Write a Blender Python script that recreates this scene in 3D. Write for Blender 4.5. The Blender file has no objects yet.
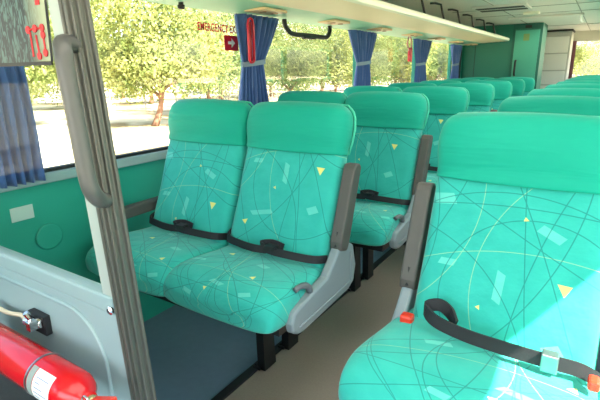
import bpy, bmesh, math, random
from mathutils import Vector, Matrix
R = math.radians
random.seed(7)
scn = bpy.context.scene
COL = scn.collection

# ------------------------------------------------------------ camera
F_PX, YAW, PITCH, ROLL, EYE = 458.6, 33.02, 15.73, -0.78, 1.242
def make_camera():
    y, p, r = R(YAW), R(PITCH), R(ROLL)
    fw = Vector((-math.sin(y)*math.cos(p), math.cos(y)*math.cos(p), -math.sin(p)))
    rt = Vector((math.cos(y), math.sin(y), 0)); up = rt.cross(fw)
    rt2 = rt*math.cos(r)+up*math.sin(r); up2 = up*math.cos(r)-rt*math.sin(r)
    cd = bpy.data.cameras.new('camera'); co = bpy.data.objects.new('camera', cd); COL.objects.link(co)
    m = Matrix((rt2, up2, -fw)).transposed().to_4x4(); m.translation = Vector((0, 0, EYE))
    co.matrix_world = m
    cd.sensor_width = 36; cd.sensor_fit = 'HORIZONTAL'; cd.lens = F_PX/600*36; cd.clip_start = .02; cd.clip_end = 400
    scn.camera = co
make_camera()

# ------------------------------------------------------------ world, sun, lights, exposure
w = bpy.data.worlds.new('world'); scn.world = w; w.use_nodes = True
wn = w.node_tree.nodes; wl = w.node_tree.links
sky = wn.new('ShaderNodeTexSky'); sky.sky_type = 'NISHITA'; sky.sun_disc = False
sky.sun_elevation = R(54); sky.sun_rotation = R(110); sky.air_density = 1; sky.dust_density = 3; sky.ozone_density = .6
bg = wn['Background']; wl.new(sky.outputs[0], bg.inputs[0]); bg.inputs[1].default_value = .55
SUN_FROM = Vector((.66, -.13, .79)).normalized()
sd = bpy.data.lights.new('sun', 'SUN'); sd.energy = 28; sd.angle = R(.6); sd.color = (1, .95, .86)
so = bpy.data.objects.new('sun', sd); COL.objects.link(so); so.location = (20, -4, 30)
so.rotation_euler = (-SUN_FROM).to_track_quat('-Z', 'Y').to_euler()
def area(name, loc, dirv, sx, sy, power, col=(1, 1, 1)):
    d = bpy.data.lights.new(name, 'AREA'); d.shape = 'RECTANGLE'; d.size = sx; d.size_y = sy; d.energy = power; d.color = col
    o = bpy.data.objects.new(name, d); COL.objects.link(o); o.location = loc
    o.rotation_euler = Vector(dirv).to_track_quat('-Z', 'Y').to_euler()
area('windscreen_daylight', (-.6, -1.85, 1.25), (0, 1, -.12), 2.2, 1.0, 20, (1, .98, .95))
area('added_fill_front', (-.35, .2, 1.80), (0, 0, -1), .5, 2.2, 9, (1, .97, .92))  # added interior fill under the ceiling, not a lit bus lamp
area('added_fill_middle', (-.55, 3.6, 1.80), (0, 0, -1), .4, 3.4, 14, (1, .97, .92))  # same added fill over the middle rows, no fitting behind it
area('added_fill_rear', (-.55, 6.9, 1.78), (0, 0, -1), .4, 1.6, 6, (1, .97, .92))  # added fill for the rear rows, stands for no real lamp
scn.view_settings.view_transform = 'Standard'; scn.view_settings.look = 'None'
scn.view_settings.exposure = .55; scn.view_settings.gamma = 1; scn.view_settings.use_curve_mapping = False

# ------------------------------------------------------------ helpers
def lin(h):
    c = [int(h[i:i+2], 16)/255 for i in (0, 2, 4)]
    return tuple((x/12.92 if x <= .04045 else ((x+.055)/1.055)**2.4) for x in c)+(1,)
def mat(name, col, rough=.6, metal=0, bump=0, bscale=200, var=0, vscale=8, spec=.5, trans=0, emis=None, sheen=0):
    m = bpy.data.materials.new(name); m.use_nodes = True; n = m.node_tree.nodes; l = m.node_tree.links
    b = n['Principled BSDF']; c = lin(col) if isinstance(col, str) else col
    b.inputs['Base Color'].default_value = c; b.inputs['Roughness'].default_value = rough
    b.inputs['Metallic'].default_value = metal; b.inputs['Specular IOR Level'].default_value = spec
    if sheen: b.inputs['Sheen Weight'].default_value = sheen
    tc = n.new('ShaderNodeTexCoord')
    if var:
        t = n.new('ShaderNodeTexNoise'); t.inputs['Scale'].default_value = vscale; t.inputs['Detail'].default_value = 5
        l.new(tc.outputs['Object'], t.inputs['Vector'])
        mx = n.new('ShaderNodeMix'); mx.data_type = 'RGBA'
        mx.inputs[6].default_value = tuple(x*(1-var) for x in c[:3])+(1,); mx.inputs[7].default_value = tuple(min(1, x*(1+var)) for x in c[:3])+(1,)
        l.new(t.outputs[0], mx.inputs[0]); l.new(mx.outputs[2], b.inputs['Base Color'])
    if bump:
        t = n.new('ShaderNodeTexNoise'); t.inputs['Scale'].default_value = bscale; l.new(tc.outputs['Object'], t.inputs['Vector'])
        bp = n.new('ShaderNodeBump'); bp.inputs['Strength'].default_value = bump; bp.inputs['Distance'].default_value = .002
        l.new(t.outputs[0], bp.inputs['Height']); l.new(bp.outputs[0], b.inputs['Normal'])
    if emis:
        b.inputs['Emission Color'].default_value = c; b.inputs['Emission Strength'].default_value = emis
    return m
def glass_mat(name, tint=(1, 1, 1, 1), k=1.0):
    m = bpy.data.materials.new(name); m.use_nodes = True; n = m.node_tree.nodes; l = m.node_tree.links
    n.remove(n['Principled BSDF']); o = n['Material Output']
    t = n.new('ShaderNodeBsdfTransparent'); t.inputs[0].default_value = tint
    g = n.new('ShaderNodeBsdfGlossy'); g.inputs['Roughness'].default_value = .02
    f = n.new('ShaderNodeFresnel'); f.inputs[0].default_value = 1.45
    mu = n.new('ShaderNodeMath'); mu.operation = 'MULTIPLY'; mu.inputs[1].default_value = k; l.new(f.outputs[0], mu.inputs[0])
    mx = n.new('ShaderNodeMixShader'); l.new(mu.outputs[0], mx.inputs[0]); l.new(t.outputs[0], mx.inputs[1]); l.new(g.outputs[0], mx.inputs[2])
    l.new(mx.outputs[0], o.inputs[0]); return m

def obj(name, bm, m, parent=None, smooth=False, bevel=0, sub=0, seg=2):
    me = bpy.data.meshes.new(name); bmesh.ops.recalc_face_normals(bm, faces=bm.faces[:]); bm.to_mesh(me); bm.free()
    for q in (m if isinstance(m, (list, tuple)) else [m]): me.materials.append(q)
    o = bpy.data.objects.new(name, me); COL.objects.link(o)
    if parent: o.parent = parent
    if smooth:
        for p in me.polygons: p.use_smooth = True
    if bevel:
        b = o.modifiers.new('bevel', 'BEVEL'); b.width = bevel; b.segments = seg; b.limit_method = 'ANGLE'; b.angle_limit = R(40)
    if sub:
        s = o.modifiers.new('subdivision', 'SUBSURF'); s.levels = sub; s.render_levels = sub
    return o
def tag(o, label, cat, group=None):
    o['label'] = label; o['category'] = cat
    if group: o['group'] = group
    return o
def thing(name, loc, label, cat, group=None):
    o = bpy.data.objects.new(name, None); COL.objects.link(o); o.location = loc; o.empty_display_size = .05
    return tag(o, label, cat, group)
def struct(name, bm, m, **k):
    o = obj(name, bm, m, **k); o['kind'] = 'structure'; return o
def box(bm, x0, x1, y0, y1, z0, z1, mi=0):
    vs = [bm.verts.new((x, y, z)) for x in (x0, x1) for y in (y0, y1) for z in (z0, z1)]
    for f in ((0, 1, 3, 2), (4, 6, 7, 5), (0, 4, 5, 1), (2, 3, 7, 6), (0, 2, 6, 4), (1, 5, 7, 3)):
        fc = bm.faces.new([vs[i] for i in f]); fc.material_index = mi
    return bm
def bx(*a): return box(bmesh.new(), *a)
def tube(bm, pts, r, n=10, caps=True, flat=1.0, mi=0):
    pts = [Vector(p) for p in pts]; rs = r if isinstance(r, (list, tuple)) else [r]*len(pts); rings = []; pn = None
    for i, p in enumerate(pts):
        a = pts[max(0, i-1)]; b = pts[min(len(pts)-1, i+1)]; t = (b-a).normalized()
        if pn is None:
            ref = Vector((0, 0, 1)) if abs(t.z) < .9 else Vector((1, 0, 0)); pn = (ref-t*ref.dot(t)).normalized()
        else: pn = (pn-t*pn.dot(t)).normalized()
        q = t.cross(pn)
        rings.append([bm.verts.new(p+(pn*math.cos(k*2*math.pi/n)*flat+q*math.sin(k*2*math.pi/n))*rs[i]) for k in range(n)])
    for i in range(len(rings)-1):
        for k in range(n):
            f = bm.faces.new((rings[i][k], rings[i][(k+1) % n], rings[i+1][(k+1) % n], rings[i+1][k])); f.material_index = mi
    if caps: bm.faces.new(rings[0]).material_index = mi; bm.faces.new(rings[-1][::-1]).material_index = mi
    return bm
def smoothpath(pts, k=5):
    pts = [Vector(p) for p in pts]; P = [pts[0]]+pts+[pts[-1]]; out = []
    for i in range(1, len(P)-2):
        a, b, c, d = P[i-1:i+3]
        for j in range(k):
            t = j/k; out.append(.5*((2*b)+(c-a)*t+(2*a-5*b+4*c-d)*t*t+(3*b-a-3*c+d)*t**3))
    out.append(pts[-1]); return out
def prism(bm, poly, axis, a, b, mi=0):
    """poly of 2D points extruded along axis 'X' (points y,z) or 'Y' (points x,z)."""
    f = (lambda u, v, w: (w, u, v)) if axis == 'X' else ((lambda u, v, w: (u, w, v)) if axis == 'Y' else (lambda u, v, w: (u, v, w)))
    A = [bm.verts.new(f(u, v, a)) for u, v in poly]; B = [bm.verts.new(f(u, v, b)) for u, v in poly]; n = len(poly)
    bm.faces.new(A).material_index = mi; bm.faces.new(B[::-1]).material_index = mi
    for i in range(n): bm.faces.new((A[i], B[i], B[(i+1) % n], A[(i+1) % n])).material_index = mi
    return bm
def lathe(bm, prof, org, axis, n=24, mi=0):
    """prof: (distance along axis, radius)."""
    ax = Vector(axis).normalized(); ref = Vector((0, 0, 1)) if abs(ax.z) < .9 else Vector((1, 0, 0))
    u = (ref-ax*ref.dot(ax)).normalized(); v = ax.cross(u); rings = []
    for d, r in prof:
        rings.append([bm.verts.new(Vector(org)+ax*d+(u*math.cos(2*math.pi*k/n)+v*math.sin(2*math.pi*k/n))*max(r, 1e-4)) for k in range(n)])
    for i in range(len(rings)-1):
        for k in range(n): bm.faces.new((rings[i][k], rings[i][(k+1) % n], rings[i+1][(k+1) % n], rings[i+1][k])).material_index = mi
    bm.faces.new(rings[0]).material_index = mi; bm.faces.new(rings[-1][::-1]).material_index = mi
    return bm
def kids(o): return [c for c in bpy.data.objects if c.parent == o]
def copy_tree(o, parent=None):
    c = o.copy(); COL.objects.link(c); c.parent = parent
    for ch in kids(o): copy_tree(ch, c)
    return c

# ------------------------------------------------------------ materials
def seat_fabric():
    """teal moquette: thin dark arcs, pale parallelograms and small yellow triangles, laid out in metres along the UVs."""
    m = bpy.data.materials.new('patterned_teal_moquette'); m.use_nodes = True; n = m.node_tree.nodes; l = m.node_tree.links
    b = n['Principled BSDF']; b.inputs['Roughness'].default_value = .75; b.inputs['Sheen Weight'].default_value = .2; b.inputs['Specular IOR Level'].default_value = .25
    uv = n.new('ShaderNodeUVMap'); sp = n.new('ShaderNodeSeparateXYZ'); l.new(uv.outputs[0], sp.inputs[0])
    def M(op, a, b_=None, c=None):
        q = n.new('ShaderNodeMath'); q.operation = op
        for i, v in enumerate((a, b_, c)):
            if v is None: continue
            if isinstance(v, (int, float)): q.inputs[i].default_value = v
            else: l.new(v, q.inputs[i])
        return q.outputs[0]
    oi = n.new('ShaderNodeObjectInfo')          # every cushion is cut from a different spot of the cloth
    U = M('ADD', sp.outputs[0], M('MULTIPLY', M('SUBTRACT', oi.outputs['Random'], .5), .16))
    V = M('ADD', sp.outputs[1], M('MULTIPLY', M('SUBTRACT', M('FRACT', M('MULTIPLY', oi.outputs['Random'], 7.31)), .5), .24))
    rnd = random.Random(21); line = None
    for i in range(30):
        th = rnd.uniform(0, 6.283); rad = rnd.choice((.22, .45, .8, 1.5, 3.0, 6.0)); 
        tx, ty = rnd.uniform(-.2, .2), rnd.uniform(.0, 1.75)
        cx, cy = tx+rad*math.cos(th), ty+rad*math.sin(th)
        dx = M('SUBTRACT', U, cx); dy = M('SUBTRACT', V, cy)
        d = M('SQRT', M('ADD', M('MULTIPLY', dx, dx), M('MULTIPLY', dy, dy)))
        e = M('ABSOLUTE', M('SUBTRACT', d, rad))
        line = e if line is None else M('MINIMUM', line, e)
    gold = None
    for (gx, gy, gr) in ((.35, .3, .4), (-.5, .55, .45), (.1, -.3, .7), (.5, 1.1, .5), (-.4, 1.3, .42), (.0, 1.9, .6)):
        dx = M('SUBTRACT', U, gx); dy = M('SUBTRACT', V, gy)
        e = M('ABSOLUTE', M('SUBTRACT', M('SQRT', M('ADD', M('MULTIPLY', dx, dx), M('MULTIPLY', dy, dy))), gr))
        gold = e if gold is None else M('MINIMUM', gold, e)
    gold = M('LESS_THAN', gold, .0009)
    lm = M('SUBTRACT', 1, M('DIVIDE', line, .0018)); lm = M('MAXIMUM', lm, 0.0); lm = M('MINIMUM', M('MULTIPLY', lm, 2), 1)
    def quads(spec, tri=False):
        acc = None
        for (x, y, a, hw, hh, sk) in spec:
            dx = M('SUBTRACT', U, x); dy = M('SUBTRACT', V, y); ca, sa = math.cos(a), math.sin(a)
            p = M('ADD', M('MULTIPLY', dx, ca), M('MULTIPLY', dy, sa)); q = M('SUBTRACT', M('MULTIPLY', dy, ca), M('MULTIPLY', dx, sa))
            p = M('ADD', p, M('MULTIPLY', q, sk))
            if tri: lim = M('MULTIPLY', M('ADD', q, hh), hw/(2*hh))
            else: lim = hw
            k = M('MULTIPLY', M('LESS_THAN', M('ABSOLUTE', p), lim), M('LESS_THAN', M('ABSOLUTE', q), hh))
            acc = k if acc is None else M('MAXIMUM', acc, k)
        return acc
    pale = quads([(-.155, .52, .1, .03, .016, .3), (.02, .30, -.5, .012, .035, .5), (.12, .46, .9, .012, .03, .2), (-.06, .13, .2, .05, .009, .8), (.16, .17, .4, .02, .014, .2), (-.12, .34, 1.2, .01, .02, .4),
                  (-.05, 1.08, .05, .03, .013, .1), (.1, 1.2, .3, .025, .012, .4), (-.15, 1.27, 1.0, .01, .03, .3), (.03, 1.38, .2, .03, .01, .6), (.17, 1.40, .9, .012, .02, .2), (-.1, 1.46, .2, .025, .01, .2)])
    yel = quads([(-.13, .08, .3, .014, .010, 0), (.17, .33, 2.1, .018, .014, 0), (.06, .49, 1.3, .006, .006, 0), (-.02, .235, .6, .006, .006, 0), (-.08, 1.16, .2, .014, .010, 0), (.13, 1.30, 2.5, .012, .010, 0), (0, 1.42, .9, .010, .008, 0)], True)
    nz = n.new('ShaderNodeTexNoise'); nz.inputs['Scale'].default_value = 14; nz.inputs['Detail'].default_value = 4; l.new(uv.outputs[0], nz.inputs[0])
    base = n.new('ShaderNodeMix'); base.data_type = 'RGBA'; base.inputs[6].default_value = lin('1a9a8e'); base.inputs[7].default_value = lin('36b6a8')
    l.new(nz.outputs[0], base.inputs[0]); cur = base.outputs[2]
    for fac, col in ((M('MULTIPLY', pale, .38), '7fe0d2'), (M('MULTIPLY', gold, .45), 'b4cc88'), (M('MULTIPLY', lm, .6), '0c5f60'), (M('MULTIPLY', yel, .85), 'e8dc74')):
        mx = n.new('ShaderNodeMix'); mx.data_type = 'RGBA'; l.new(fac, mx.inputs[0]); l.new(cur, mx.inputs[6]); mx.inputs[7].default_value = lin(col); cur = mx.outputs[2]
    l.new(cur, b.inputs['Base Color'])
    n2 = n.new('ShaderNodeTexNoise'); n2.inputs['Scale'].default_value = 22; n2.inputs['Detail'].default_value = 3; l.new(uv.outputs[0], n2.inputs[0])
    bp = n.new('ShaderNodeBump'); bp.inputs['Strength'].default_value = .35; bp.inputs['Distance'].default_value = .01; l.new(n2.outputs[0], bp.inputs['Height']); l.new(bp.outputs[0], b.inputs['Normal'])
    return m
def cover_fabric():
    m = mat('teal_headrest_cloth', '0c9a84', .65, sheen=.08, spec=.2); n = m.node_tree.nodes; l = m.node_tree.links
    uv = n.new('ShaderNodeUVMap'); mp = n.new('ShaderNodeMapping'); mp.inputs['Scale'].default_value = (2.2, 16, 1); l.new(uv.outputs[0], mp.inputs[0])
    t = n.new('ShaderNodeTexNoise'); t.inputs['Scale'].default_value = 1.6; t.inputs['Detail'].default_value = 2; t.inputs['Distortion'].default_value = .5; l.new(mp.outputs[0], t.inputs[0])
    bp = n.new('ShaderNodeBump'); bp.inputs['Strength'].default_value = .28; bp.inputs['Distance'].default_value = .02; l.new(t.outputs[0], bp.inputs['Height']); l.new(bp.outputs[0], n['Principled BSDF'].inputs['Normal'])
    return m
FAB = seat_fabric(); COV = cover_fabric()
PIPE = mat('pale_teal_piping', '3cbc9c', .6)
SHELL = mat('dark_teal_seat_back', '1a7a72', .7)
ARM = mat('dark_grey_armrest_rubber', '4c4a46', .55, bump=.1)
PLAS = mat('light_grey_seat_plastic', '7a888e', .45, bump=.1, bscale=300)
BLK = mat('black_painted_steel', '16171a', .5)
BELT = mat('black_webbing', '1b1c20', .7, bump=.3, bscale=600)
STEEL = mat('brushed_steel', '9a9c9e', .3, metal=.9)
CHROME = mat('chrome', 'd8d8d8', .12, metal=1)
REDP = mat('red_plastic', 'd8341c', .35)
REDE = mat('glossy_red_paint', 'cc0a18', .18)
WHITE = mat('white_label_paper', 'e6e6e2', .6, var=.05, vscale=60)
GREENW = mat('green_wall_laminate', '1f9480', .5, var=.05, vscale=5)
TOILG = mat('dark_green_cubicle_laminate', '156e5a', .45, var=.06, vscale=4)
CREAM = mat('cream_rack_vinyl', 'dccfae', .55, var=.04)
MINT = mat('mint_green_rack_panel', '93cdb2', .5, var=.05)
LIPM = mat('pale_rack_lip', 'd6d8c4', .35)
CEILM = mat('off_white_ceiling_panel', 'd0cfc8', .6, var=.03)
ALU = mat('grey_aluminium_profile', '565650', .42, metal=.25)
CREAMP = mat('cream_post_trim', 'a2aca6', .5)
PANEL = mat('blue_grey_moulded_plastic', '8ea5a8', .42, bump=.1, bscale=250)
CARB = mat('blue_floor_vinyl', '5d7488', .5, var=.12, vscale=25, bump=.2)
CARA = mat('taupe_aisle_carpet', '8a7e74', .95, var=.14, vscale=160, bump=.8, bscale=500)
DKC = mat('dark_grey_floor_mat', '3c4446', .9, var=.15, vscale=90, bump=.5)
HGREY = mat('grey_handle_plastic', '4f4f4d', .4)
GLASS = glass_mat('clear_glass', (.94, .98, .965, 1), .025)
WGLASS = glass_mat('window_glass', (.98, .99, .97, 1), .25)
CURT = mat('blue_curtain_cloth', '345690', .8, var=.12, vscale=12, sheen=.3)
TIE = mat('dull_blue_curtain_band', '70869a', .8)
RUB = mat('black_window_rubber', '15171a', .6)

# ------------------------------------------------------------ setting: bus shell
XL, XRW = -1.84, .67
Y0, Y1, ZC = -2.0, 9.6, 1.83
SILL, WTOP = .87, 1.57
struct('floor', bx(XL, XRW, Y0, Y1, -.06, 0), CARB)
t = bmesh.new(); prism(t, [(-1.085, .56), (-.10, .56), (-.10, 8.85), (-.78, 8.85), (-.78, 7.28), (-1.085, 7.28)], 'Z', 0, .008)
tag(obj('aisle_carpet', t, CARA), 'taupe carpet strip running along the aisle between the seats', 'carpet')
t = bmesh.new(); box(t, -1.125, -1.083, .56, 7.25, 0, .014); struct('trim_1', t, RUB, bevel=.003)
t = bmesh.new(); box(t, -.10, -.06, .56, 9.2, 0, .014); struct('trim_2', t, RUB, bevel=.003)
# left wall: panel below the sill, header above, pillars between windows
PIL = [.72, 2.25, 3.77, 5.27, 6.72]
t = bmesh.new(); box(t, XL-.05, XL, Y0, Y1, -.05, SILL-.03); box(t, XL-.05, XL, Y0, Y1, WTOP, ZC+.1)
for y in PIL: box(t, XL-.04, XL-.002, y-.0, y+.05, SILL-.03, WTOP)
box(t, XL-.05, XL, 7.2, Y1, SILL-.03, WTOP); box(t, XL-.05, XL, Y0, -1.6, SILL-.03, WTOP)
struct('wall_left', t, GREENW)
t = bmesh.new(); box(t, XL-.01, XL+.035, Y0, 7.29, SILL-.045, SILL-.005); struct('trim_3', t, mat('blue_grey_sill_strip', '8fa3a6', .5), bevel=.006)
t = bmesh.new(); box(t, XL-.02, XL+.012, Y0, 7.29, SILL-.006, SILL+.008); box(t, XL-.02, XL+.01, 7.12, 7.24, SILL, WTOP)
struct('trim_4', t, RUB)
edges = [-1.6]+PIL+[7.2]
for i in range(len(edges)-1):
    a, b = edges[i]+.05, edges[i+1]
    t = bmesh.new(); box(t, XL-.03, XL-.024, a, b, SILL, WTOP); struct('window_%d' % (i+1), t, WGLASS)
# right wall
PR = [-.55, 1.85, 3.4, 4.9, 6.4, 7.9]
t = bmesh.new(); box(t, XRW, XRW+.05, Y0, Y1, -.05, SILL-.03); box(t, XRW, XRW+.05, Y0, Y1, WTOP+.01, ZC+.1)
for y in PR: box(t, XRW, XRW+.05, y-.05, y+.05, SILL-.03, WTOP+.01)
box(t, XRW, XRW+.05, 9.2, Y1, SILL-.03, WTOP+.01); box(t, XRW, XRW+.05, Y0, -1.6, SILL-.03, WTOP+.01)
struct('wall_right', t, GREENW)
er = [-1.6]+PR+[9.2]
for i in range(len(er)-1):
    t = bmesh.new(); box(t, XRW+.02, XRW+.026, er[i]+.05, er[i+1]-.05, SILL-.03, WTOP+.01); struct('window_%d' % (i+10), t, WGLASS)
# front wall with windscreen opening
t = bmesh.new(); box(t, XL, XRW, Y0-.05, Y0, -.05, .65); box(t, XL, XRW, Y0-.05, Y0, 1.8, ZC+.1); struct('wall_front', t, CEILM)
t = bmesh.new(); box(t, XL, XRW, Y0-.03, Y0-.02, .65, 1.8); struct('window_20', t, WGLASS)
# rear wall with window
YB = 9.5
t = bmesh.new(); box(t, XL, XRW, YB, YB+.05, -.05, 1.08); box(t, XL, XRW, YB, YB+.05, 1.66, ZC+.1); box(t, XL, -.54, YB, YB+.05, 1.08, 1.66); box(t, .6, XRW, YB, YB+.05, 1.08, 1.66)
struct('wall_rear', t, mat('cream_rear_wall', 'd2d0be', .6))
t = bmesh.new(); box(t, -.54, .6, YB+.02, YB+.026, 1.08, 1.66); struct('window_21', t, WGLASS)
t = bmesh.new(); box(t, -.56, -.50, YB-.03, YB-.003, 1.05, 1.67); struct('trim_5', t, mat('maroon_window_trim', '6a3a40', .6))
# ceiling, with panel seams and one shallow cross rib
t = bmesh.new(); box(t, XL-.05, XRW+.05, Y0-.05, Y1, ZC, ZC+.06); struct('ceiling', t, CEILM)
SEAM = mat('grey_seam_strip', '8a8c84', .6)
t = bmesh.new()
for y in (1.0, 2.6, 4.2, 5.4, 6.1, 8.0): box(t, -1.5, .2, y-.006, y+.006, ZC-.004, ZC)
box(t, -1.02, -1.012, Y0, YB, ZC-.004, ZC); box(t, -.33, -.322, Y0, YB, ZC-.004, ZC)
struct('trim_6', t, SEAM)
t = bmesh.new(); box(t, -1.1, -.3, 6.35, 6.50, ZC-.025, ZC); struct('trim_7', t, CEILM, bevel=.01)

# ------------------------------------------------------------ seats
def sup(n_, a, b, ex=3.2, N=28):
    out = []
    for k in range(N):
        th = 2*math.pi*k/N; c, s = math.cos(th), math.sin(th)
        out.append((a*math.copysign(abs(c)**(2/ex), c), b*math.copysign(abs(s)**(2/ex), s)))
    return out
def loft(rings, vcoord, uvx=True):
    """rings: list of lists of (x,y,z); UV = (x, v)."""
    bm = bmesh.new(); uvl = bm.loops.layers.uv.new('UVMap'); V = []
    for r_ in rings: V.append([bm.verts.new(p) for p in r_])
    vc = {}
    for i, r_ in enumerate(V):
        for v in r_:
            if uvx == 'cushion':
                dz = .584-v.co.z; vc[v] = (v.co.x+math.copysign(.7*dz, v.co.x), vcoord[i]+dz)
            else: vc[v] = (v.co.x, vcoord[i])
    n = len(V[0]); fs = []
    for i in range(len(V)-1):
        for k in range(n): fs.append(bm.faces.new((V[i][k], V[i][(k+1) % n], V[i+1][(k+1) % n], V[i+1][k])))
    fs.append(bm.faces.new(V[0][::-1])); fs.append(bm.faces.new(V[-1]))
    for f in fs:
        for lp in f.loops: lp[uvl].uv = vc[lp.vert]
    return bm
# backrest centre line, (y,z) relative to the seat: crease at the bottom, top of head at y=0
def back_c(t):            # t 0..1 along the back
    y = -.215+.19*t+.015*math.sin(t*math.pi); z = .50+.60*t
    return y, z
def back_mesh():
    rings, vs = [], []
    T = [-.04, -.03, 0, .06, .15, .25, .35, .45, .55, .65, .75, .85, .93, .965, .985]
    for i, t in enumerate(T):
        y, z = back_c(t); k = 1.0
        if i == 0: k = .7
        if i == 1: k = .9
        if t > .95: k = (.97, .90, .72)[min(2, i-12)] if i >= 12 else 1
        a = .222*(1+.035*(1-t))*(.5+.5*k if t > .9 else k); b = .055*k
        if t < .3: b += .01
        r_ = []
        for (u, w_) in sup(0, a, b):
            dish = 0
            if w_ < 0:      # front face: side bolsters stand proud of the middle, lower back padded
                q = abs(u)/.222; dish = -.016*(1 if t < .55 else max(0, (.72-t)/.17))*(max(0, q-.55)/.45)**1.2*(1 if q < .97 else .5)-.010*math.exp(-((t-.25)/.18)**2)*(1-q*q)
            ny, nz = -1, .27
            r_.append((u, y+w_+dish, z-.25*(w_+dish)))
        rings.append(r_); vs.append(t*.66)
    return loft(rings, vs)
def cover_mesh():
    rings, vs = [], []
    #    t, half width, half thickness
    P = [(.735, .222, .058), (.737, .227, .066), (.745, .228, .067), (.76, .228, .067), (.785, .227, .067), (.82, .231, .073), (.86, .234, .078), (.90, .235, .079), (.94, .233, .076),
         (.97, .229, .070), (.995, .222, .060), (1.015, .211, .046), (1.028, .196, .030), (1.034, .176, .014)]
    for i, (t, a, b) in enumerate(P):
        y, z = back_c(t); r_ = []
        for (u, w_) in sup(0, a, b, 3.0):
            q = u/.24; sag = 0
            if i <= 5 and w_ < 0: sag = -.008*(1-q*q)*(1-i/6)
            fold = .0035*math.sin(t*170+q*2.5+1.5*q*q)*max(0, 1-abs(t-.79)/.06) if w_ < 0 else 0
            crown = .010*(1-q*q) if i >= 9 else 0
            r_.append((u, y+w_+fold-.004, z-.25*w_+sag+crown-.004))
        rings.append(r_); vs.append(t*.66)
    return loft(rings, vs)
def cushion_mesh():
    rings, vs = [], []
    #     y,     top,  bottom, width scale
    P = [(-.135, .520, .46, .86), (-.14, .540, .45, .95), (-.17, .565, .440, 1.0), (-.24, .572, .435, 1.0), (-.30, .574, .43, 1.02), (-.37, .580, .435, 1.05),
         (-.44, .584, .44, 1.08), (-.49, .583, .443, 1.09), (-.53, .573, .446, 1.08), (-.560, .555, .450, 1.06), (-.577, .530, .458, 1.02), (-.584, .506, .470, .95)]
    for i, (y, zt, zb, k) in enumerate(P):
        a = .232*k; b = (zt-zb)/2; zc = (zt+zb)/2; r_ = []
        for (u, w_) in sup(0, a, b, 4.4):
            q = abs(u)/.232; up = (.010*max(0, (q-.45)/.55)**2 if q < .9 else .004) if w_ > 0 else 0
            fr = -.006*(1-q*q) if i > 5 else 0
            r_.append((u, y+fr*(i-5)/6, zc+w_+up))
        rings.append(r_); vs.append(1.0+(-y-.135)*1.05)
    return loft(rings, vs, 'cushion')
PITCH_ROW = .857
SP = .465
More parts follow.
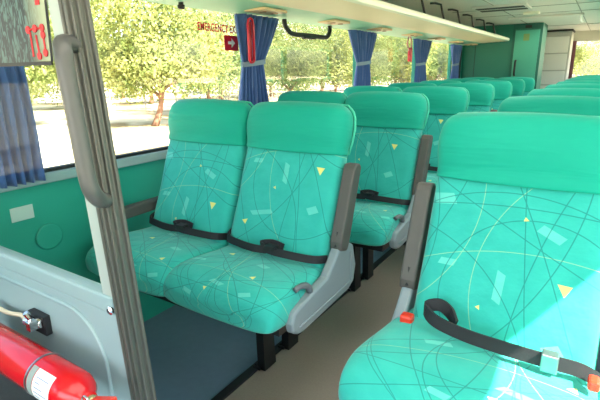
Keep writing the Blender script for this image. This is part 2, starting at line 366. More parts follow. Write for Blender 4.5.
def make_double(side, name, with_belts=True):
    """side=+1: aisle to the +X side (left bank of the bus); -1 mirrored. Root at the aisle seat, floor level, y = top of the backs."""
    root = thing(name, (0, 0, 0), 'x', 'seat')
    cu, ba, co = CM['cushion'], CM['back'], CM['cover']
    for j in (0, 1):
        dx = -side*SP*j
        def inst(nm, me, par, dx=dx):
            o = bpy.data.objects.new(nm, me); COL.objects.link(o); o.parent = par; o.location = (dx, 0, 0)
            s = o.modifiers.new('subdivision', 'SUBSURF'); s.levels = 1; s.render_levels = 1
            return o
        co_ = inst('seat_cushion', cu, root)
        if side < 0 and j == 0: co_.scale = (1.09, 1, 1); co_.location.x = dx-.022
        bk = inst('backrest', ba, root)
        cv = inst('headrest_cover', co, bk, 0)
        t = bmesh.new()                          # piping round the back edge of the headrest
        pts = []
        for q, xx in ((.745, .222), (.82, .231), (.90, .2355), (.96, .231), (.995, .223), (1.015, .212), (1.03, .196), (1.036, .15)):
            y, z = back_c(q); pts.append((xx, y+.022, z-.008+(.004 if q > 1.02 else 0)))
        pts = pts+[(-p[0], p[1], p[2]) for p in pts[::-1]]
        tube(t, pts, .0045, 6); obj('piping', t, PIPE, bk, smooth=True)
        if with_belts:
            t = bmesh.new(); rb = random.Random(3+j+(side > 0)*5)
            def ribbon(path, wv, th=.0035):
                path = smoothpath(path, 6); 
                for e in range(len(path)):
                    pass
                prev = None
                for i, p in enumerate(path):
                    a_ = path[max(0, i-1)]; b_ = path[min(len(path)-1, i+1)]; tg = (b_-a_).normalized()
                    wd = Vector(wv); wd = (wd-tg*wd.dot(tg)).normalized()*(.014 if side > 0 else .016); nn = tg.cross(wd).normalized()*th
                    r_ = [t.verts.new(p+wd+nn), t.verts.new(p-wd+nn), t.verts.new(p-wd-nn), t.verts.new(p+wd-nn)]
                    if prev:
                        for k in range(4): t.faces.new((prev[k], prev[(k+1) % 4], r_[(k+1) % 4], r_[k]))
                    else: t.faces.new(r_)
                    prev = r_
                t.faces.new(prev[::-1])
            zb_ = .598
            if side > 0:
                ribbon([(-.225, -.20, .60), (-.20, -.262, zb_-.005), (-.12, -.290, zb_-.004), (-.04, -.305, zb_-.002), (.02, -.300, zb_)], (0, .25, .95))
                ribbon([(.228, -.215, .575), (.205, -.275, zb_-.008), (.12, -.300, zb_), (.04, -.305, zb_+.004), (-.01, -.290, zb_+.012), (.03, -.275, zb_+.020), (.08, -.275, zb_+.012)], (0, .25, .95))
            else:
                ribbon([(.225, -.330, .575), (.19, -.345, zb_-.002), (.12, -.352, zb_+.002), (.03, -.350, zb_+.002), (-.06, -.340, zb_+.002), (-.135, -.325, zb_+.010), (-.165, -.300, zb_+.026), (-.135, -.282, zb_+.034), (-.105, -.290, zb_+.022), (-.085, -.315, zb_+.008)], (0, .2, .95))
            bl = obj('seat_belt', t, BELT, root, smooth=False); bl.location = (dx, 0, .010)
            t = bmesh.new()
            if side > 0: box(t, .02, .065, -.315, -.280, zb_+.010, zb_+.022)
            else: box(t, .115, .150, -.366, -.338, zb_-.020, zb_+.024)
            bu = obj('belt_tongue', t, STEEL if side < 0 else BLK, bl, bevel=.003)
            if side < 0: bu['label'] = 'metal belt tongue'
            t = bmesh.new(); sx = .226*side
            if side < 0:
                (box(t, -.238, -.204, -.300, -.268, .552, .580) if j == 0 else box(t, -.258, -.236, -.385, -.350, .576, .600))
                rb_ = obj('belt_buckle', t, REDP, bl, bevel=.006); rb_['label'] = 'red belt buckle'
            else: t.free()
    # armrests: aisle side folded up along the back, wall side lowered
    s = side
    t = bmesh.new()
    poly = [(-.20, .620), (-.150, .605), (-.135, .63), (-.045, .90), (-.058, .915), (-.092, .918), (-.105, .90), (-.20, .65)]
    prism(t, poly, 'X', s*.232, s*.280)
    ar = obj('armrest', t, ARM, root, bevel=.008, seg=3)
    t = bmesh.new(); tube(t, [(s*.256, -.197, .632), (s*.256, -.182, .685)], .006, 8); obj('armrest_slot', t, BLK, ar)
    t = bmesh.new(); xo = -s*(SP+.232)
    prism(t, [(-.46, .640), (-.44, .620), (-.14, .625), (-.11, .65), (-.12, .675), (-.44, .672), (-.46, .66)], 'X', xo-s*.002, xo-s*.048)
    obj('armrest', t, ARM, root, bevel=.008, seg=3)
    # moulded side panel on the aisle side
    t = bmesh.new()
    outer = [(-.495, .440), (-.47, .425), (-.44, .420), (-.12, .435), (-.075, .455), (-.06, .52), (-.085, .61), (-.13, .632), (-.20, .628), (-.235, .590), (-.28, .55), (-.45, .520), (-.49, .510), (-.502, .475)]
    prism(t, outer, 'X', s*.236, s*.272); pn = obj('side_panel', t, PLAS, root, bevel=.010, seg=3)
    t = bmesh.new(); pts = [(s*.272, y, z) for y, z in [(-.47, .452), (-.15, .465), (-.105, .485), (-.11, .59)]]
    tube(t, smoothpath(pts, 4), .0035, 6); obj('panel_ridge', t, PLAS, pn, smooth=True)
    t = bmesh.new(); tube(t, smoothpath([(s*.255, -.375, .535), (s*.255, -.39, .56), (s*.25, -.425, .572), (s*.245, -.45, .566)], 4), [.012]*4+[.011]*4+[.009]*4+[.010], 8)
    if s > 0:
        lv = obj('recline_lever', t, mat_lever, root, smooth=True); lv['label'] = 'grey hooked recline lever'
    else: t.free()
    # frame and legs
    xc = -s*SP/2
    t = bmesh.new(); box(t, -s*.20, -s*.24-s*SP, -.50, -.12, .395, .42) if s > 0 else box(t, .20, .24+SP, -.50, -.12, .395, .42)
    box(t, min(s*.2, -s*(SP+.2)), max(s*.2, -s*(SP+.2)), -.48, -.14, .40, .43); obj('seat_frame', t, BLK, root)
    t = bmesh.new(); tube(t, [(s*.10, -.42, .412), (-s*(SP+.22), -.42, .412)], .016, 10); fb = obj('front_bar', t, STEEL, root, smooth=True)
    t = bmesh.new(); tube(t, [(s*.21, -.16, .385), (-s*(SP+.24), -.16, .385)], .016, 10); obj('rear_bar', t, STEEL, root, smooth=True)
    for (yt, yb) in ((-.21, -.19), (-.03, -.01)):
        t = bmesh.new()
        prism(t, [(yt-.03, .405), (yt+.03, .405), (yb+.040, .012), (yb-.040, .012)], 'X', -s*.100, -s*.062)
        prism(t, [(yb-.05, .012), (yb+.05, .012), (yb+.05, .024), (yb-.05, .024)], 'X', -s*.118, -s*.085)
        lathe(t, [(0, .008), (.006, .008)], (-s*.112, yb-.035, .024), (0, 0, 1), 6)
        obj('leg', t, BLK, root)
    t = bmesh.new(); prism(t, [(-.30, .40), (-.22, .40), (-.12, .012), (-.17, .012)], 'X', -s*.09, -s*.07)
    t.free()
    return root
mat_lever = mat('dark_lever_plastic', '5a6066', .45)
CM = {}
for nm, bm_, mt in (('cushion', cushion_mesh(), FAB), ('back', back_mesh(), FAB), ('cover', cover_mesh(), COV)):
    me = bpy.data.meshes.new(nm); bmesh.ops.recalc_face_normals(bm_, faces=bm_.faces[:]); bm_.to_mesh(me); bm_.free(); me.materials.append(mt)
    for p_ in me.polygons: p_.use_smooth = True
    CM[nm] = me
XA, YL, XR, YR = -.988, 1.555, -.152, 1.395
left_labels = ['complete pair of teal bus seats nearest the glass screen, left of the aisle',
 'teal seat pair directly behind the complete pair left of the aisle',
 'third teal seat pair from the front, left of the aisle',
 'fourth teal seat pair from the front, left of the aisle',
 'fifth teal seat pair from the front, left of the aisle',
 'sixth teal seat pair from the front, left of the aisle',
 'rearmost teal seat pair on the left, right in front of the green cubicle']
right_labels = ['large foreground pair of teal seats with sunlit cushions and red belt buckles',
 'teal seat pair directly behind the large foreground seat on the right',
 'third teal seat pair from the front in the right-hand bank',
 'fourth teal seat pair from the front in the right-hand bank',
 'fifth teal seat pair from the front in the right-hand bank',
 'sixth teal seat pair from the front in the right-hand bank',
 'seventh teal seat pair from the front in the right-hand bank',
 'eighth teal seat pair in the right-hand bank, just ahead of the last row',
 'rearmost teal seat pair in the right-hand bank, under the rear window']
pl = make_double(1, 'double_seat'); prr = make_double(-1, 'double_seat')
for k, lb in enumerate(left_labels):
    o = pl if k == 0 else copy_tree(pl)
    o.location = (XA, YL+k*PITCH_ROW, 0); tag(o, lb, 'seat', 'seat pairs left of the aisle')
for k, lb in enumerate(right_labels):
    o = prr if k == 0 else copy_tree(prr)
    o.location = (XR, YR+k*PITCH_ROW, 0); tag(o, lb, 'seat', 'seat pairs right of the aisle')

# ------------------------------------------------------------ partition screen in front of the left seats
pt = thing('partition_screen', (-1.28, .5, 0), 'glazed screen with blue-grey moulded lower panel and metal post before the front left seats', 'partition')
ox = 1.28
def px_(z): return -.718-.073*(z-.58)+ox      # post centre, leaning a little
t = bmesh.new(); secs = []
prof = [(-.022, -.018), (-.022, .018), (.016, .018), (.016, .011), (.010, .009), (.010, .003), (.016, .001), (.016, -.005), (.010, -.007), (.010, -.012), (.016, -.014), (.016, -.018), (.012, -.018), (.010, -.012), (.004, -.012), (.002, -.020), (-.006, -.020), (-.008, -.012), (-.013, -.012), (-.015, -.018)]
for z in (0, 1.83): secs.append([t.verts.new((px_(z)+a, b, z)) for a, b in prof])
n_ = len(prof)
for k in range(n_): t.faces.new((secs[0][k], secs[0][(k+1) % n_], secs[1][(k+1) % n_], secs[1][k]))
t.faces.new(secs[0]); t.faces.new(secs[1][::-1]); obj('post', t, ALU, pt, bevel=.002)
t = bmesh.new(); A = [[t.verts.new((px_(z)+a, b, z)) for a, b in ((-.062, -.012), (-.062, .012), (-.023, .012), (-.023, -.012))] for z in (.80, 1.83)]
for k in range(4): t.faces.new((A[0][k], A[0][(k+1) % 4], A[1][(k+1) % 4], A[1][k]))
t.faces.new(A[0]); t.faces.new(A[1][::-1]); obj('cream_edge_strip', t, CREAMP, pt, bevel=.002)
xl = XL+.005+ox
t = bmesh.new(); v = [t.verts.new(p) for p in ((xl, -.003, .80), (px_(.8)-.045, -.003, .80), (px_(1.82)-.045, -.003, 1.82), (xl, -.003, 1.82), (xl, .003, .80), (px_(.8)-.045, .003, .80), (px_(1.82)-.045, .003, 1.82), (xl, .003, 1.82))]
for f in ((0, 1, 2, 3), (4, 7, 6, 5), (0, 4, 5, 1), (3, 2, 6, 7), (0, 3, 7, 4), (1, 5, 6, 2)): t.faces.new([v[i] for i in f])
obj('glass_pane', t, GLASS, pt)
t = bmesh.new(); box(t, xl, px_(.79)-.03, -.016, .016, .775, .815); obj('rail', t, PANEL, pt, bevel=.006)
t = bmesh.new(); box(t, xl, px_(.6)-.025, -.012, .012, .02, .775)
obj('lower_panel', t, PANEL, pt, bevel=.004)
t = bmesh.new(); a = .10; x1 = -.815+ox; pts = [(xl+.05, -.012, .748)]+[(x1-.12+.12*math.sin(q), -.012, .628+.12*math.cos(q)) for q in [i*math.pi/16 for i in range(9)]]+[(x1+.01, -.012, .10)]
tube(t, pts, .006, 8); obj('moulded_bead', t, PANEL, pt, smooth=True)
t = bmesh.new(); lathe(t, [(0, .010), (.004, .010), (.007, .005)], (-.772+ox, -.014, .785), (0, -1, 0), 10); obj('screw', t, CHROME, pt)
# grab handle bolted to the post
t = bmesh.new()
hp = [(px_(1.29), -.016, 1.290), (px_(1.29)+.018, -.046, 1.290), (px_(1.27)+.034, -.058, 1.274), (px_(1.24)+.036, -.060, 1.24), (px_(1.15)+.038, -.060, 1.15), (px_(1.07)+.040, -.060, 1.07), (px_(1.045)+.040, -.055, 1.045), (px_(1.03)+.028, -.038, 1.028), (px_(1.02)+.008, -.016, 1.018)]
hp = smoothpath(hp, 5); tube(t, hp, [.0145]*len(hp), 14)
gh = obj('grab_handle', t, HGREY, pt, smooth=True); gh['label'] = 'grey grab handle'

# poster on the glass
def poster_mat():
    m = mat('route_sheet_print', '2c4a4c', .5); n = m.node_tree.nodes; l = m.node_tree.links; b = n['Principled BSDF']
    tc = n.new('ShaderNodeTexCoord'); mp = n.new('ShaderNodeMapping'); mp.inputs['Scale'].default_value = (60, 1, 16); l.new(tc.outputs['Object'], mp.inputs[0])
    t = n.new('ShaderNodeTexNoise'); t.inputs['Scale'].default_value = 2.2; t.inputs['Detail'].default_value = 3; t.inputs['Distortion'].default_value = 1.2; l.new(mp.outputs[0], t.inputs[0])
    r_ = n.new('ShaderNodeValToRGB'); r_.color_ramp.elements[0].position = .50; r_.color_ramp.elements[0].color = lin('101c1e'); r_.color_ramp.elements[1].position = .58; r_.color_ramp.elements[1].color = lin('456460')
    l.new(t.outputs[0], r_.inputs[0])
    g = n.new('ShaderNodeSeparateXYZ'); l.new(tc.outputs['Object'], g.inputs[0])
    # paler towards the right edge: light coming through the sheet, painted into its colour
    cl = n.new('ShaderNodeMapRange'); cl.inputs[1].default_value = .195; cl.inputs[2].default_value = .26; cl.inputs[3].default_value = 1; cl.inputs[4].default_value = 0; l.new(g.outputs[0], cl.inputs[0])
    mx = n.new('ShaderNodeMix'); mx.data_type = 'RGBA'; mx.inputs[6].default_value = lin('9aa488'); l.new(cl.outputs[0], mx.inputs[0]); l.new(r_.outputs[0], mx.inputs[7])
    l.new(mx.outputs[2], b.inputs['Base Color']); return m
ps = thing('route_poster', (-1.12, .491, 1.26), 'dark printed sheet with red route lines stuck on the screen glass', 'poster')
t = bmesh.new(); v = [(-.25, 0, 0), (.266, 0, .006), (.274, 0, .11), (.245, 0, .50), (-.25, 0, .50)]
A = [t.verts.new((x, 0, z)) for x, y, z in v]; B = [t.verts.new((x, .003, z)) for x, y, z in v]
t.faces.new(A); t.faces.new(B[::-1]); [t.faces.new((A[i], B[i], B[(i+1) % 5], A[(i+1) % 5])) for i in range(5)]
obj('printed_sheet', t, poster_mat(), ps)
t = bmesh.new(); box(t, -.25, .266, -.003, 0, -.002, .005); tube(t, [(.266, -.001, .004), (.274, -.001, .11), (.245, -.001, .50)], .0022, 4); obj('black_border', t, RUB, ps)
RD = mat('red_print', 'c22a30', .6)
def dot(x, z, r_=.007):
    t = bmesh.new(); lathe(t, [(0, r_), (.002, r_)], (x, -.0005, z), (0, -1, 0), 10); obj('red_dot', t, RD, ps)
def stroke(a_, b_, r_=.0020):
    t = bmesh.new(); tube(t, [(a_[0], -.001, a_[1]), (b_[0], -.001, b_[1])], r_, 4); obj('red_line', t, RD, ps)
DOTS = [(0.202, 0.062), (0.25, 0.063), (0.25, 0.051), (0.228, 0.015), (0.25, 0.02), (0.226, 0.063)]
for x, z in DOTS: dot(x, z)
for a_, b_ in [((0.202, 0.062), (0.25, 0.063)), ((0.25, 0.051), (0.25, 0.02)), ((0.226, 0.052), (0.228, 0.015)), ((0.208, 0.058), (0.207, 0.014))]: stroke(a_, b_)
t = bmesh.new(); box(t, 0.247-.006, 0.247+.006, -.002, 0, .102, .19); obj('red_bar', t, RD, ps)

# dark platform ahead of the screen and the extinguisher
tag(obj('carpeted_ledge', bx(XL+.01, -.93, -.6, .485, .0, .50), DKC, bevel=.01), 'dark carpeted ledge below the red extinguisher at bottom left', 'ledge')
ex = thing('fire_extinguisher', (-.792, .40, .594), 'red fire extinguisher with white label lying across the moulded grey panel', 'fire extinguisher')
rr = .0425
t = bmesh.new(); lathe(t, [(-.46, .02), (-.455, .034), (-.44, rr), (-.02, rr), (.0, rr*.97), (.018, rr*.82), (.032, rr*.55), (.040, .018), (.048, .016)], (0, 0, .045), (1, 0, 0.0), 32); obj('cylinder', t, REDE, ex, smooth=True)
t = bmesh.new()
def band(bm, x0, x1, r_, a0, a1, n=16, th=.0008):
    ring = []
    for i in range(n+1):
        a_ = a0+(a1-a0)*i/n
        ring.append([bm.verts.new((x, -r_*math.cos(a_)*k, .045+r_*math.sin(a_)*k)) for x, k in ((x0, 1), (x1, 1), (x1, 1+th/r_), (x0, 1+th/r_))])
    for i in range(n):
        for k in range(4): bm.faces.new((ring[i][k], ring[i][(k+1) % 4], ring[i+1][(k+1) % 4], ring[i+1][k]))
    bm.faces.new(ring[0]); bm.faces.new(ring[-1][::-1])
band(t, -.080, -.022, rr, R(-60), R(62)); lbp = obj('label', t, WHITE, ex); lbp['label'] = 'white instruction label'
t = bmesh.new(); band(t, -.100, -.083, rr, R(-60), R(62)); obj('label_edge', t, mat('grey_label_print', '8c9a94', .6), ex)
t = bmesh.new()
for zz in range(7):
    a_ = R(-38+zz*13)
    band(t, -.073, -.032-.012*(zz % 3), rr+.0008, a_, a_+R(2.2), 2, .0003)
obj('label_text', t, mat('blue_grey_ink', '7c88a8', .7), ex)
t = bmesh.new(); band(t, -.108, -.103, rr, R(-100), R(200), 30, .002); obj('strap', t, STEEL, ex)
t = bmesh.new(); lathe(t, [(0, .014), (.012, .014), (.014, .011), (.035, .011), (.038, .007)], (.045, 0, .045), (1, 0, 0), 14)
obj('valve', t, mat('brass', 'c9b98a', .25, metal=.8), ex, smooth=False, bevel=.001)
t = bmesh.new(); lp = [(.062+.013*math.cos(a_), -.016, .060+.013*math.sin(a_)) for a_ in [i*math.pi/6 for i in range(13)]]; tube(t, lp, .0022, 6, caps=False); obj('safety_ring', t, CHROME, ex, smooth=True)
t = bmesh.new(); prism(t, [(.060, .058), (.125, .085), (.128, .066), (.07, .048)], 'Y', -.008, .008); prism(t, [(.060, .036), (.12, .028), (.12, .018), (.06, .026)], 'Y', -.008, .008)
obj('squeeze_handle', t, REDP, ex, bevel=.002)
t = bmesh.new(); tube(t, smoothpath([(.065, .0, .03), (.075, -.03, .01), (.04, -.05, .0), (.0, -.048, .004)], 5), .005, 8); obj('hose', t, mat('cream_hose', 'cfc8a8', .5), ex, smooth=True)
# bracket clamp above the cylinder
bc = thing('clamp_bracket', (-1.062, .46, .668), 'small chrome clamp with cream cord on the grey panel above the extinguisher', 'bracket')
t = bmesh.new(); lathe(t, [(0, .010), (.02, .012), (.028, .009), (.045, .013), (.055, .010)], (-.02, 0, .01), (1, .2, .05), 12); lathe(t, [(0, .006), (.03, .007)], (.012, .0, .018), (0, -.4, 1), 10)
box(t, .02, .036, -.02, .0, .006, .03); obj('clamp_body', t, CHROME, bc, bevel=.002)
t = bmesh.new(); tube(t, smoothpath([(-.02, 0, .01), (-.06, .01, .008), (-.12, .005, .0), (-.2, .0, .005)], 5), .0055, 8); obj('cord', t, mat('cream_cord', 'd8cdb0', .6), bc, smooth=True)
t = bmesh.new(); box(t, -.03, .04, .012, .028, -.02, .03); obj('backing_plate', t, BLK, bc, bevel=.002)

# ------------------------------------------------------------ luggage racks
rk = thing('luggage_rack', (XL, 0, 1.56), 'cream and mint overhead luggage rack along the left windows', 'luggage rack')
def rack(parent, s, yA, yB, ox, bracket):
    X = lambda x: s*(x+1.84)      # offsets measured from the wall
    t = bmesh.new(); prism(t, [(X(-1.838), .0), (X(-1.535), .025), (X(-1.535), .04), (X(-1.838), .03)], 'Y', yA, yB); obj('service_strip', t, MINT, parent)
    t = bmesh.new(); prism(t, [(X(-1.535), .022), (X(-1.21), .038), (X(-1.21), .052), (X(-1.535), .042)], 'Y', yA, yB); obj('underside_panel', t, CREAM, parent)
    t = bmesh.new(); prism(t, [(X(-1.215), .034), (X(-1.19), .040), (X(-1.185), .060), (X(-1.19), .078), (X(-1.205), .082), (X(-1.222), .078), (X(-1.225), .05)], 'Y', yA, yB+.01); obj('front_lip', t, LIPM, parent, bevel=.004)
rack(rk, 1, .53, 7.15, XL, True)
SVC = mat('beige_service_unit', 'c9b088', .5); DKB = mat('brown_lamp_bezel', '8a6a4a', .5)
for k in range(8):
    y = 1.45+k*.80-(.8 if k > 9 else 0)
    t = bmesh.new(); box(t, .10, .245, y-.12, y+.10, .002, .018); u_ = obj('service_unit', t, SVC, rk, bevel=.006)
    t = bmesh.new()
    for d in (-.06, .05): lathe(t, [(0, .020), (.006, .018), (.007, .012)], (.19, y+d, .003), (0, 0, -1), 14)
    obj('reading_lamp', t, DKB, u_)
for y in (3.6, 4.1, 4.62, 5.15, 5.72, 6.25):
    t = bmesh.new(); tube(t, [(.628, y+.03, .075), (.618, y+.01, .13), (.608, y-.02, .195), (.57, y-.06, .205), (.54, y-.09, .203)], .009, 8); obj('divider_hoop', t, BLK, rk, smooth=True)
rk2 = thing('luggage_rack', (XRW, 0, 1.575), 'overhead luggage rack above the right-hand windows', 'luggage rack')
rack(rk2, -1, .4, 9.2, XRW, False)
# black grab handles under the rack
def under_handle(y0, y1, lb):
    h = thing('grab_handle', (-1.765, (y0+y1)/2, 1.55), lb, 'handle'); d = (y1-y0)/2
    t = bmesh.new(); pth = smoothpath([(0, -d, .008), (.004, -d+.006, -.03), (.01, -d+.05, -.068), (.01, -d+.12, -.078), (.01, 0, -.076), (.01, d-.12, -.078), (.01, d-.05, -.068), (.004, d-.006, -.03), (0, d, .008)], 5)
    tube(t, pth, .0155, 10); obj('bar', t, BLK, h, smooth=True)
    t = bmesh.new(); box(t, -.018, .018, -.07, .07, -.098, -.062); obj('grip_plate', t, BLK, h, bevel=.004)
under_handle(2.56, 3.15, 'black grab handle hanging above the window between the first two full curtains')
h = thing('coat_hook', (-1.765, 1.69, 1.565), 'small black coat hook at the top edge of the first full window', 'hook')
t = bmesh.new(); lathe(t, [(0, .012), (.02, .012), (.024, .018), (.036, .018), (.042, .012)], (0, 0, .012), (0, 0, -1), 12); obj('knob', t, BLK, h)
# ------------------------------------------------------------ curtains
def curtain(yc, wtop, wmid, wbot, zt, ztie, zb, lb, lean=0, amp=.027, x=-1.775, seed=1):
    c = thing('curtain', (x, yc, zb), lb, 'curtain', 'blue tied curtains on the left windows')
    t = bmesh.new(); N = 64; M_ = 26; g = []; rnd = random.Random(seed); ph = rnd.uniform(0, 6)
    for i in range(M_+1):
        z = zb+(zt-zb)*i/M_
        if z > ztie: u = (z-ztie)/(zt-ztie); wd = wmid+(wtop-wmid)*u**.75; am = amp*(.35+.65*u)
        else: u = (ztie-z)/(ztie-zb); wd = wmid+(wbot-wmid)*min(1, u*1.6)**.7; am = amp*(.35+.65*u)
        row = []
        for k in range(N+1):
            s_ = k/N-.5; f = math.sin(s_*7.5*2*math.pi+ph+.5*math.sin(z*9))+.35*math.sin(s_*17*2*math.pi+z*4)
            row.append(t.verts.new((am*f, s_*wd+lean*max(0, z-ztie), z-zb)))
        g.append(row)
    for i in range(M_):
        for k in range(N): t.faces.new((g[i][k], g[i][k+1], g[i+1][k+1], g[i+1][k]))
    o = obj('cloth', t, CURT, c, smooth=True); sm = o.modifiers.new('solid', 'SOLIDIFY'); sm.thickness = .003
    t = bmesh.new(); pts = [((.022)*math.sin(a_), wmid*.56*math.cos(a_), ztie-zb+.01*math.cos(a_)) for a_ in [i*math.pi/10 for i in range(21)]]
    prev = None
    for p in pts:
        r_ = [t.verts.new((p[0], p[1], p[2]+.014)), t.verts.new((p[0], p[1], p[2]-.014))]
        if prev: t.faces.new((prev[0], prev[1], r_[1], r_[0]))
        prev = r_
    o = obj('tieback', t, TIE, c); sm = o.modifiers.new('solid', 'SOLIDIFY'); sm.thickness = .004; sm.offset = 1
curtain(.79, .50, .24, .26, 1.56, 1.36, .85, 'blue curtain seen through the glass screen, nearest the camera', lean=0, seed=2)
curtain(2.245, .38, .19, .28, 1.556, 1.29, .88, 'blue curtain with red hammer holder before it, behind the front seats', lean=.26, seed=3)
curtain(3.77, .50, .24, .34, 1.556, 1.30, .88, 'blue tied curtain just right of the black grab handle', seed=4)
curtain(5.27, .52, .26, .34, 1.556, 1.30, .88, 'blue tied curtain beside the small hanging red hammer', seed=5)
curtain(6.72, .46, .28, .36, 1.556, 1.30, .88, 'rearmost blue curtain, nearest the green cubicle', seed=6)

# emergency hammers
RB = mat('red_hammer_plastic', 'c01830', .3)
h = thing('emergency_hammer', (-1.715, 2.155, 1.29), 'long red emergency hammer holder in front of the first full curtain', 'emergency hammer')
t = bmesh.new()
lp = [(0, .022, .015), (0, .024, .20), (0, .016, .232), (0, -.0, .238), (0, -.016, .232), (0, -.024, .20), (0, -.022, .015), (0, -.01, .002), (0, .01, .002), (0, .022, .015)]
tube(t, lp, .007, 8); obj('holder', t, RB, h, smooth=True)
t = bmesh.new(); tube(t, [(-.004, 0, .01), (-.004, 0, .22)], .008, 8); obj('hammer_handle', t, mat('dark_red_plastic', '8c1424', .4), h, smooth=True)
h = thing('emergency_hammer', (-1.76, 4.87, 1.30), 'small red hammer hanging beside the third curtain', 'emergency hammer')
t = bmesh.new(); box(t, -.012, .012, -.05, .03, .02, .16); obj('holder', t, RB, h, bevel=.006)
t = bmesh.new(); tube(t, smoothpath([(0, -.04, .12), (0, -.10, .20), (0, -.06, .26), (0, 0, .25), (0, .02, .16)], 5), .007, 6); obj('cord', t, mat('dusky_pink_cord', 'a06a70', .6), h, smooth=True)

# emergency exit sign lettering on the window
sg = thing('emergency_exit_sign', (XL-.014, 1.90, 1.375), 'red EMERGENCY EXIT lettering with arrow square on the window left of the curtain', 'sign')
RT = mat('red_sign_vinyl', 'c01830', .5)
_n = RT.node_tree.nodes; _l = RT.node_tree.links; _t = _n.new('ShaderNodeBsdfTranslucent'); _t.inputs[0].default_value = lin('d8304a'); _m = _n.new('ShaderNodeMixShader'); _m.inputs[0].default_value = .15
_l.new(_n['Principled BSDF'].outputs[0], _m.inputs[1]); _l.new(_t.outputs[0], _m.inputs[2]); _l.new(_m.outputs[0], _n['Material Output'].inputs[0])
cu = bpy.data.curves.new('lettering', 'FONT'); cu.body = 'EMERGENCY EXIT'; cu.size = .058; cu.extrude = .0008; cu.offset = .0013; cu.space_character = 1.06
to = bpy.data.objects.new('tmp', cu); COL.objects.link(to); bpy.context.view_layer.update()
me = bpy.data.meshes.new_from_object(to.evaluated_get(bpy.context.evaluated_depsgraph_get())); bpy.data.objects.remove(to)
me.materials.clear(); me.materials.append(RT)
me.transform(Matrix(((0, 0, 1, 0), (.70, 0, 0, 0), (0, 1, 0, 0), (0, 0, 0, 1))))
lo = bpy.data.objects.new('lettering', me); COL.objects.link(lo); lo.parent = sg; lo.location = (0, -.02, .083)
t = bmesh.new(); box(t, -.001, .001, .185, .305, -.015, .068); obj('arrow_square', t, RT, sg)
t = bmesh.new(); prism(t, [(.215, .020), (.245, .020), (.245, .002), (.275, .028), (.245, .054), (.245, .036), (.215, .036)], 'X', .0012, .0020); obj('white_arrow', t, WHITE, sg)

# white notice on the left wall seen through the glass
t = bmesh.new(); box(t, XL+.001, XL+.004, .80, .885, .695, .75); tag(obj('notice_plate', t, mat('pale_notice', 'b8c8c0', .5)), 'small pale notice on the green wall behind the glass screen', 'notice')
t = bmesh.new(); lathe(t, [(0, .055), (.006, .055), (.008, .05)], (XL+.001, .93, .60), (1, 0, 0), 24); tag(obj('speaker_grille', t, GREENW), 'round green grille on the wall below the pale notice', 'speaker')

# ------------------------------------------------------------ rear cubicle, cabinet, vents
FRM = mat('deep_green_door_frame', '125e4e', .45)
tc_ = thing('toilet_cubicle', (-1.3, 7.8, 0), 'green toilet cubicle filling the left rear corner', 'cubicle')
t = bmesh.new(); box(t, XL+.004+1.3, -.80+1.3, -.5, .0, 0, 1.825); obj('cubicle_wall', t, TOILG, tc_)
t = bmesh.new(); box(t, .13, .162, -.512, -.5, 0, 1.755); obj('door_jamb', t, FRM, tc_)
t = bmesh.new(); box(t, .468, .50, -.512, -.5, 0, 1.755); obj('door_jamb', t, FRM, tc_)
t = bmesh.new(); box(t, .13, .5, -.512, -.5, 1.755, 1.815); obj('door_header', t, FRM, tc_)
d = None
t = bmesh.new(); box(t, .162, .468, -.520, -.5, .05, 1.74); d = obj('door', t, mat('mid_green_door', '3f9c84', .42, var=.08, vscale=3), tc_, bevel=.004)
t = bmesh.new(); tube(t, smoothpath([(.205, -.52, 1.34), (.205, -.56, 1.32), (.205, -.565, 1.24), (.205, -.56, 1.16), (.205, -.52, 1.14)], 4), .014, 8); obj('door_handle', t, BLK, d, smooth=True)
t = bmesh.new(); box(t, .27, .345, -.523, -.520, 1.60, 1.69); pl_ = obj('door_sign', t, mat('olive_pictogram_sticker', '6a8a50', .5), d)
t = bmesh.new(); box(t, .28, .36, -.516, -.512, 1.765, 1.80); obj('indicator', t, BLK, tc_)
t = bmesh.new(); box(t, -.36, -.355, -.504, -.5, 0, 1.82); obj('panel_seam', t, RUB, tc_)
cb = thing('rear_cabinet', (-.85, 9.15, 0), 'tall off-white cabinet beside the rear window behind the green cubicle', 'cabinet')
WC = mat('off_white_cabinet', 'e2e4dc', .5)
t = bmesh.new(); box(t, -.60, .30, -.25, .28, 0, 1.80); obj('body', t, mat('cabinet_carcass_grey', 'b8bab2', .5), cb, bevel=.01)
t = bmesh.new()
for (a_, b_) in ((.1, .95), (.97, 1.18), (1.20, 1.45), (1.47, 1.72)):
    t2 = bmesh.new(); box(t2, -.50, .27, -.262, -.25, a_, b_); obj('cabinet_front', t2, WC, cb, bevel=.006)
t.free()
t = bmesh.new(); box(t, -.60, .31, -.27, .28, 1.80, 1.825); obj('dark_top_rail', t, RUB, cb)
def vent(x0, x1, y, lb):
    v_ = thing('ceiling_vent', ((x0+x1)/2, y, ZC), lb, 'vent'); hw = (x1-x0)/2
    t = bmesh.new(); box(t, -hw, hw, -.20, .20, -.018, 0); obj('vent_frame', t, CEILM, v_, bevel=.005)
    for k, yy in enumerate((-.10, .10)):
        t = bmesh.new(); box(t, -hw+.03, hw-.03, yy-.055, yy+.055, -.022, -.017); obj('louvre', t, RUB, v_)
vent(-1.22, -.72, 5.25, 'dark louvred air vent in the ceiling above the aisle')
lm = thing('ceiling_lamp', (-.78, 5.9, ZC), 'small pale lamp block on the ceiling behind the dark vent', 'lamp')
t = bmesh.new(); box(t, -.08, .08, -.06, .06, -.03, 0); obj('lamp_housing', t, LIPM, lm, bevel=.01)
lm = thing('ceiling_hook', (-.33, 6.42, ZC-.025), 'small white curved hook at the end of the ceiling rib', 'hook')
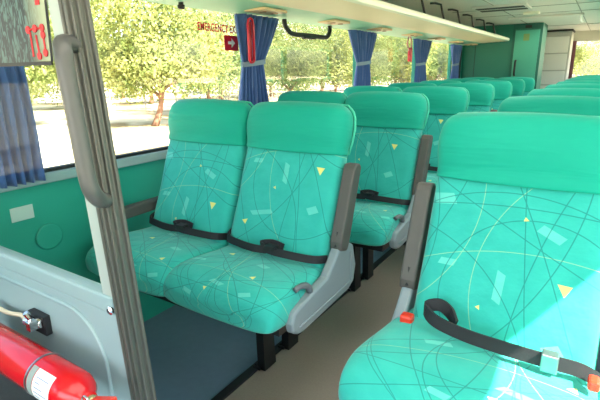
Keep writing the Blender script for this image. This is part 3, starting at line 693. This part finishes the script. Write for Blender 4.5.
t = bmesh.new(); tube(t, smoothpath([(0, 0, 0), (0, -.02, -.03), (.01, -.02, -.06), (.02, 0, -.07)], 4), .010, 8); obj('hook_arm', t, WHITE, lm, smooth=True)

# ------------------------------------------------------------ outside
GZ = -1.45
def ground_mat():
    m = mat('pale_sandy_ground', 'd9c8a4', .95); n = m.node_tree.nodes; l = m.node_tree.links; b = n['Principled BSDF']
    tc = n.new('ShaderNodeTexCoord'); t = n.new('ShaderNodeTexNoise'); t.inputs['Scale'].default_value = .35; t.inputs['Detail'].default_value = 8; l.new(tc.outputs['Object'], t.inputs[0])
    r_ = n.new('ShaderNodeValToRGB'); e = r_.color_ramp.elements; e[0].position = .42; e[0].color = lin('8a7650'); e[1].position = .56; e[1].color = lin('cfc2a4')
    l.new(t.outputs[0], r_.inputs[0]); l.new(r_.outputs[0], b.inputs['Base Color']); return m
t = bmesh.new(); box(t, -160, 160, -160, 200, GZ-.3, GZ); struct('ground', t, ground_mat())
BARK = mat('reddish_brown_bark', '7a5a48', .9, var=.3, vscale=3, bump=.6, bscale=12)
def leaf_mat(name, a, b_):
    m = bpy.data.materials.new(name); m.use_nodes = True; n = m.node_tree.nodes; l = m.node_tree.links
    n.remove(n['Principled BSDF']); tc = n.new('ShaderNodeTexCoord'); t = n.new('ShaderNodeTexNoise'); t.inputs['Scale'].default_value = 1.6; t.inputs['Detail'].default_value = 4; l.new(tc.outputs['Object'], t.inputs[0])
    r_ = n.new('ShaderNodeValToRGB'); e = r_.color_ramp.elements; e[0].position = .38; e[0].color = lin(a); e[1].position = .62; e[1].color = lin(b_); l.new(t.outputs[0], r_.inputs[0])
    d = n.new('ShaderNodeBsdfDiffuse'); tr = n.new('ShaderNodeBsdfTranslucent'); mx = n.new('ShaderNodeMixShader'); mx.inputs[0].default_value = .4
    l.new(r_.outputs[0], d.inputs[0]); l.new(r_.outputs[0], tr.inputs[0]); l.new(d.outputs[0], mx.inputs[1]); l.new(tr.outputs[0], mx.inputs[2]); l.new(mx.outputs[0], n['Material Output'].inputs[0]); return m
LEAF = [leaf_mat('yellow_green_leaves', '6c7a42', 'a4a868'), leaf_mat('grey_green_leaves', '5a6e42', '909c68')]
def make_tree(seed, hgt, spread, nl, leafm, low=.35, lean=.0):
    rnd = random.Random(seed); root = thing('tree', (0, 0, 0), 'x', 'tree', 'trees outside the bus windows')
    t = bmesh.new(); tips = []
    def limb(p, d, ln, r_, lvl):
        pts = [p]; q = p
        for i in range(4):
            d = (d+Vector((rnd.uniform(-.25, .25), rnd.uniform(-.25, .25), rnd.uniform(-.05, .2)))).normalized(); q = q+d*ln/4; pts.append(q)
        tube(t, pts, [r_*(1-.12*i) for i in range(5)], 7)
        if lvl >= 2: tips.append(q); tips.append(pts[2]); return
        for k in range(3 if lvl else 4):
            a_ = rnd.uniform(0, 6.28)+k*2.1; nd = (d*.5+Vector((math.cos(a_), math.sin(a_), .45))*.75).normalized()
            limb(q if k < 2 else pts[3], nd, ln*.72, r_*.55, lvl+1)
    limb(Vector((0, 0, -.1)), Vector((lean, .1, 1)).normalized(), hgt*.28, hgt*.026, 0)
    obj('trunk', t, BARK, root, smooth=True)
    t = bmesh.new(); cl = [(c, rnd.uniform(.5, 1.0)*spread*.28) for c in tips]
    for k in range(14):
        a_ = rnd.uniform(0, 6.28); rr_ = spread*.5*math.sqrt(rnd.random()); cl.append((Vector((rr_*math.cos(a_), rr_*math.sin(a_), rnd.uniform(low, 1)*hgt)), spread*.2))
    for k in range(nl):
        c, cr = cl[rnd.randrange(len(cl))]
        v_ = Vector((rnd.gauss(0, 1), rnd.gauss(0, 1), rnd.gauss(0, .8))).normalized()*cr*rnd.random()**.4
        p = c+v_; s_ = rnd.uniform(.035, .075)*(1+hgt/12)
        u = Vector((rnd.gauss(0, 1), rnd.gauss(0, 1), rnd.gauss(0, 1))).normalized(); w_ = u.orthogonal().normalized()
        t.faces.new([t.verts.new(p+u*s_), t.verts.new(p+w_*s_*.5), t.verts.new(p-u*s_), t.verts.new(p-w_*s_*.5)])
    obj('foliage', t, leafm, root)
    return root
P0 = [make_tree(11, 6.0, 6.0, 20000, LEAF[0], .46, .55), make_tree(12, 6.5, 7.0, 20000, LEAF[1], .42, -.3), make_tree(13, 8.5, 8.0, 22000, LEAF[0], .10, .0)]
used = [False]*3
def plant(i, x, y, rz, sc, lb):
    if not used[i]: o = P0[i]; used[i] = True
    else: o = copy_tree(P0[i])
    o.location = (x, y, GZ); o.rotation_euler = (0, 0, rz); o.scale = (sc, sc, sc); tag(o, lb, 'tree', 'trees outside the bus windows')
TREES = [
 (0, -19.6, 16.2, 0.4, 1.25, 'nearest tree outside, with forked leaning trunk, left of the front headrests'),
 (1, -22.4, 23.6, 2.0, 1.15, 'tree with low brown trunk just left of the blue curtain and exit sign'),
 (0, -25.5, 12.0, 3.9, 1.2, 'pale tree seen just right of the metal screen post'),
 (1, -20.5, 29.5, 4.4, 1.05, 'leafy tree seen directly right of the first full curtain'),
 (0, -19.0, 34.5, 1.2, 1.1, 'leafy tree seen below the black grab handle'),
 (1, -19.0, 41.0, 5.2, 1.1, 'leafy tree seen just left of the second full curtain'),
 (0, -17.0, 46.0, 2.6, 1.1, 'leafy tree seen just right of the second full curtain'),
 (1, -15.5, 52.0, .9, 1.1, 'leafy tree seen left of the small red hammer'),
 (0, -17.5, 66.0, 5.9, 1.2, 'reddish branching tree seen between the two rearmost curtains'),
 (2, -24, 1.0, 1.0, 1.0, 'bushy tree seen through the glass screen, left of the grab handle'),
]
k_ = 0
for (x, y) in ((-32, 4), (-36, 13), (-35, 21), (-34, 28), (-31, 34), (-30, 41), (-28, 48), (-27, 56), (-25, 64), (-45, 22), (-46, 34), (-42, 46), (-38, 58), (-22, 78), (-12, 84), (-4, 60), (4, 66), (-30, 82)):
    TREES.append((2, x, y, k_*1.7, 1.0+.12*(k_ % 3), 'bushy pale green tree in the background tree line')); k_ += 1
for a in TREES: plant(*a)
# wire fence between the trees
fn = thing('wire_fence', (-30, 18, GZ), 'thin wire fence with slim posts running behind the nearest trees', 'fence')
POSTM = mat('weathered_fence_post', '8c8478', .8)
for k in range(16):
    t = bmesh.new(); tube(t, [(k*.35, -14+k*2.6, 0), (k*.35, -14+k*2.6, 1.5)], .045, 6); obj('post', t, POSTM, fn)
t = bmesh.new()
for z in (.4, .8, 1.2, 1.45): tube(t, [(0, -14, z), (5.25, 25, z)], .012, 4)
obj('wire', t, POSTM, fn)
hs = thing('outbuilding', (-31, 92, GZ), 'low white building with pinkish roof glimpsed between the two rearmost curtains', 'building')
t = bmesh.new(); box(t, -7, 7, -3, 3, 0, 2.4); obj('wall', t, mat('white_render', 'e8e4dc', .8), hs)
t = bmesh.new(); prism(t, [(-7.4, 2.4), (7.4, 2.4), (6, 3.6), (-6, 3.6)], 'Y', -3.4, 3.4); obj('roof', t, mat('pinkish_roof_tiles', 'b08c84', .8), hs)
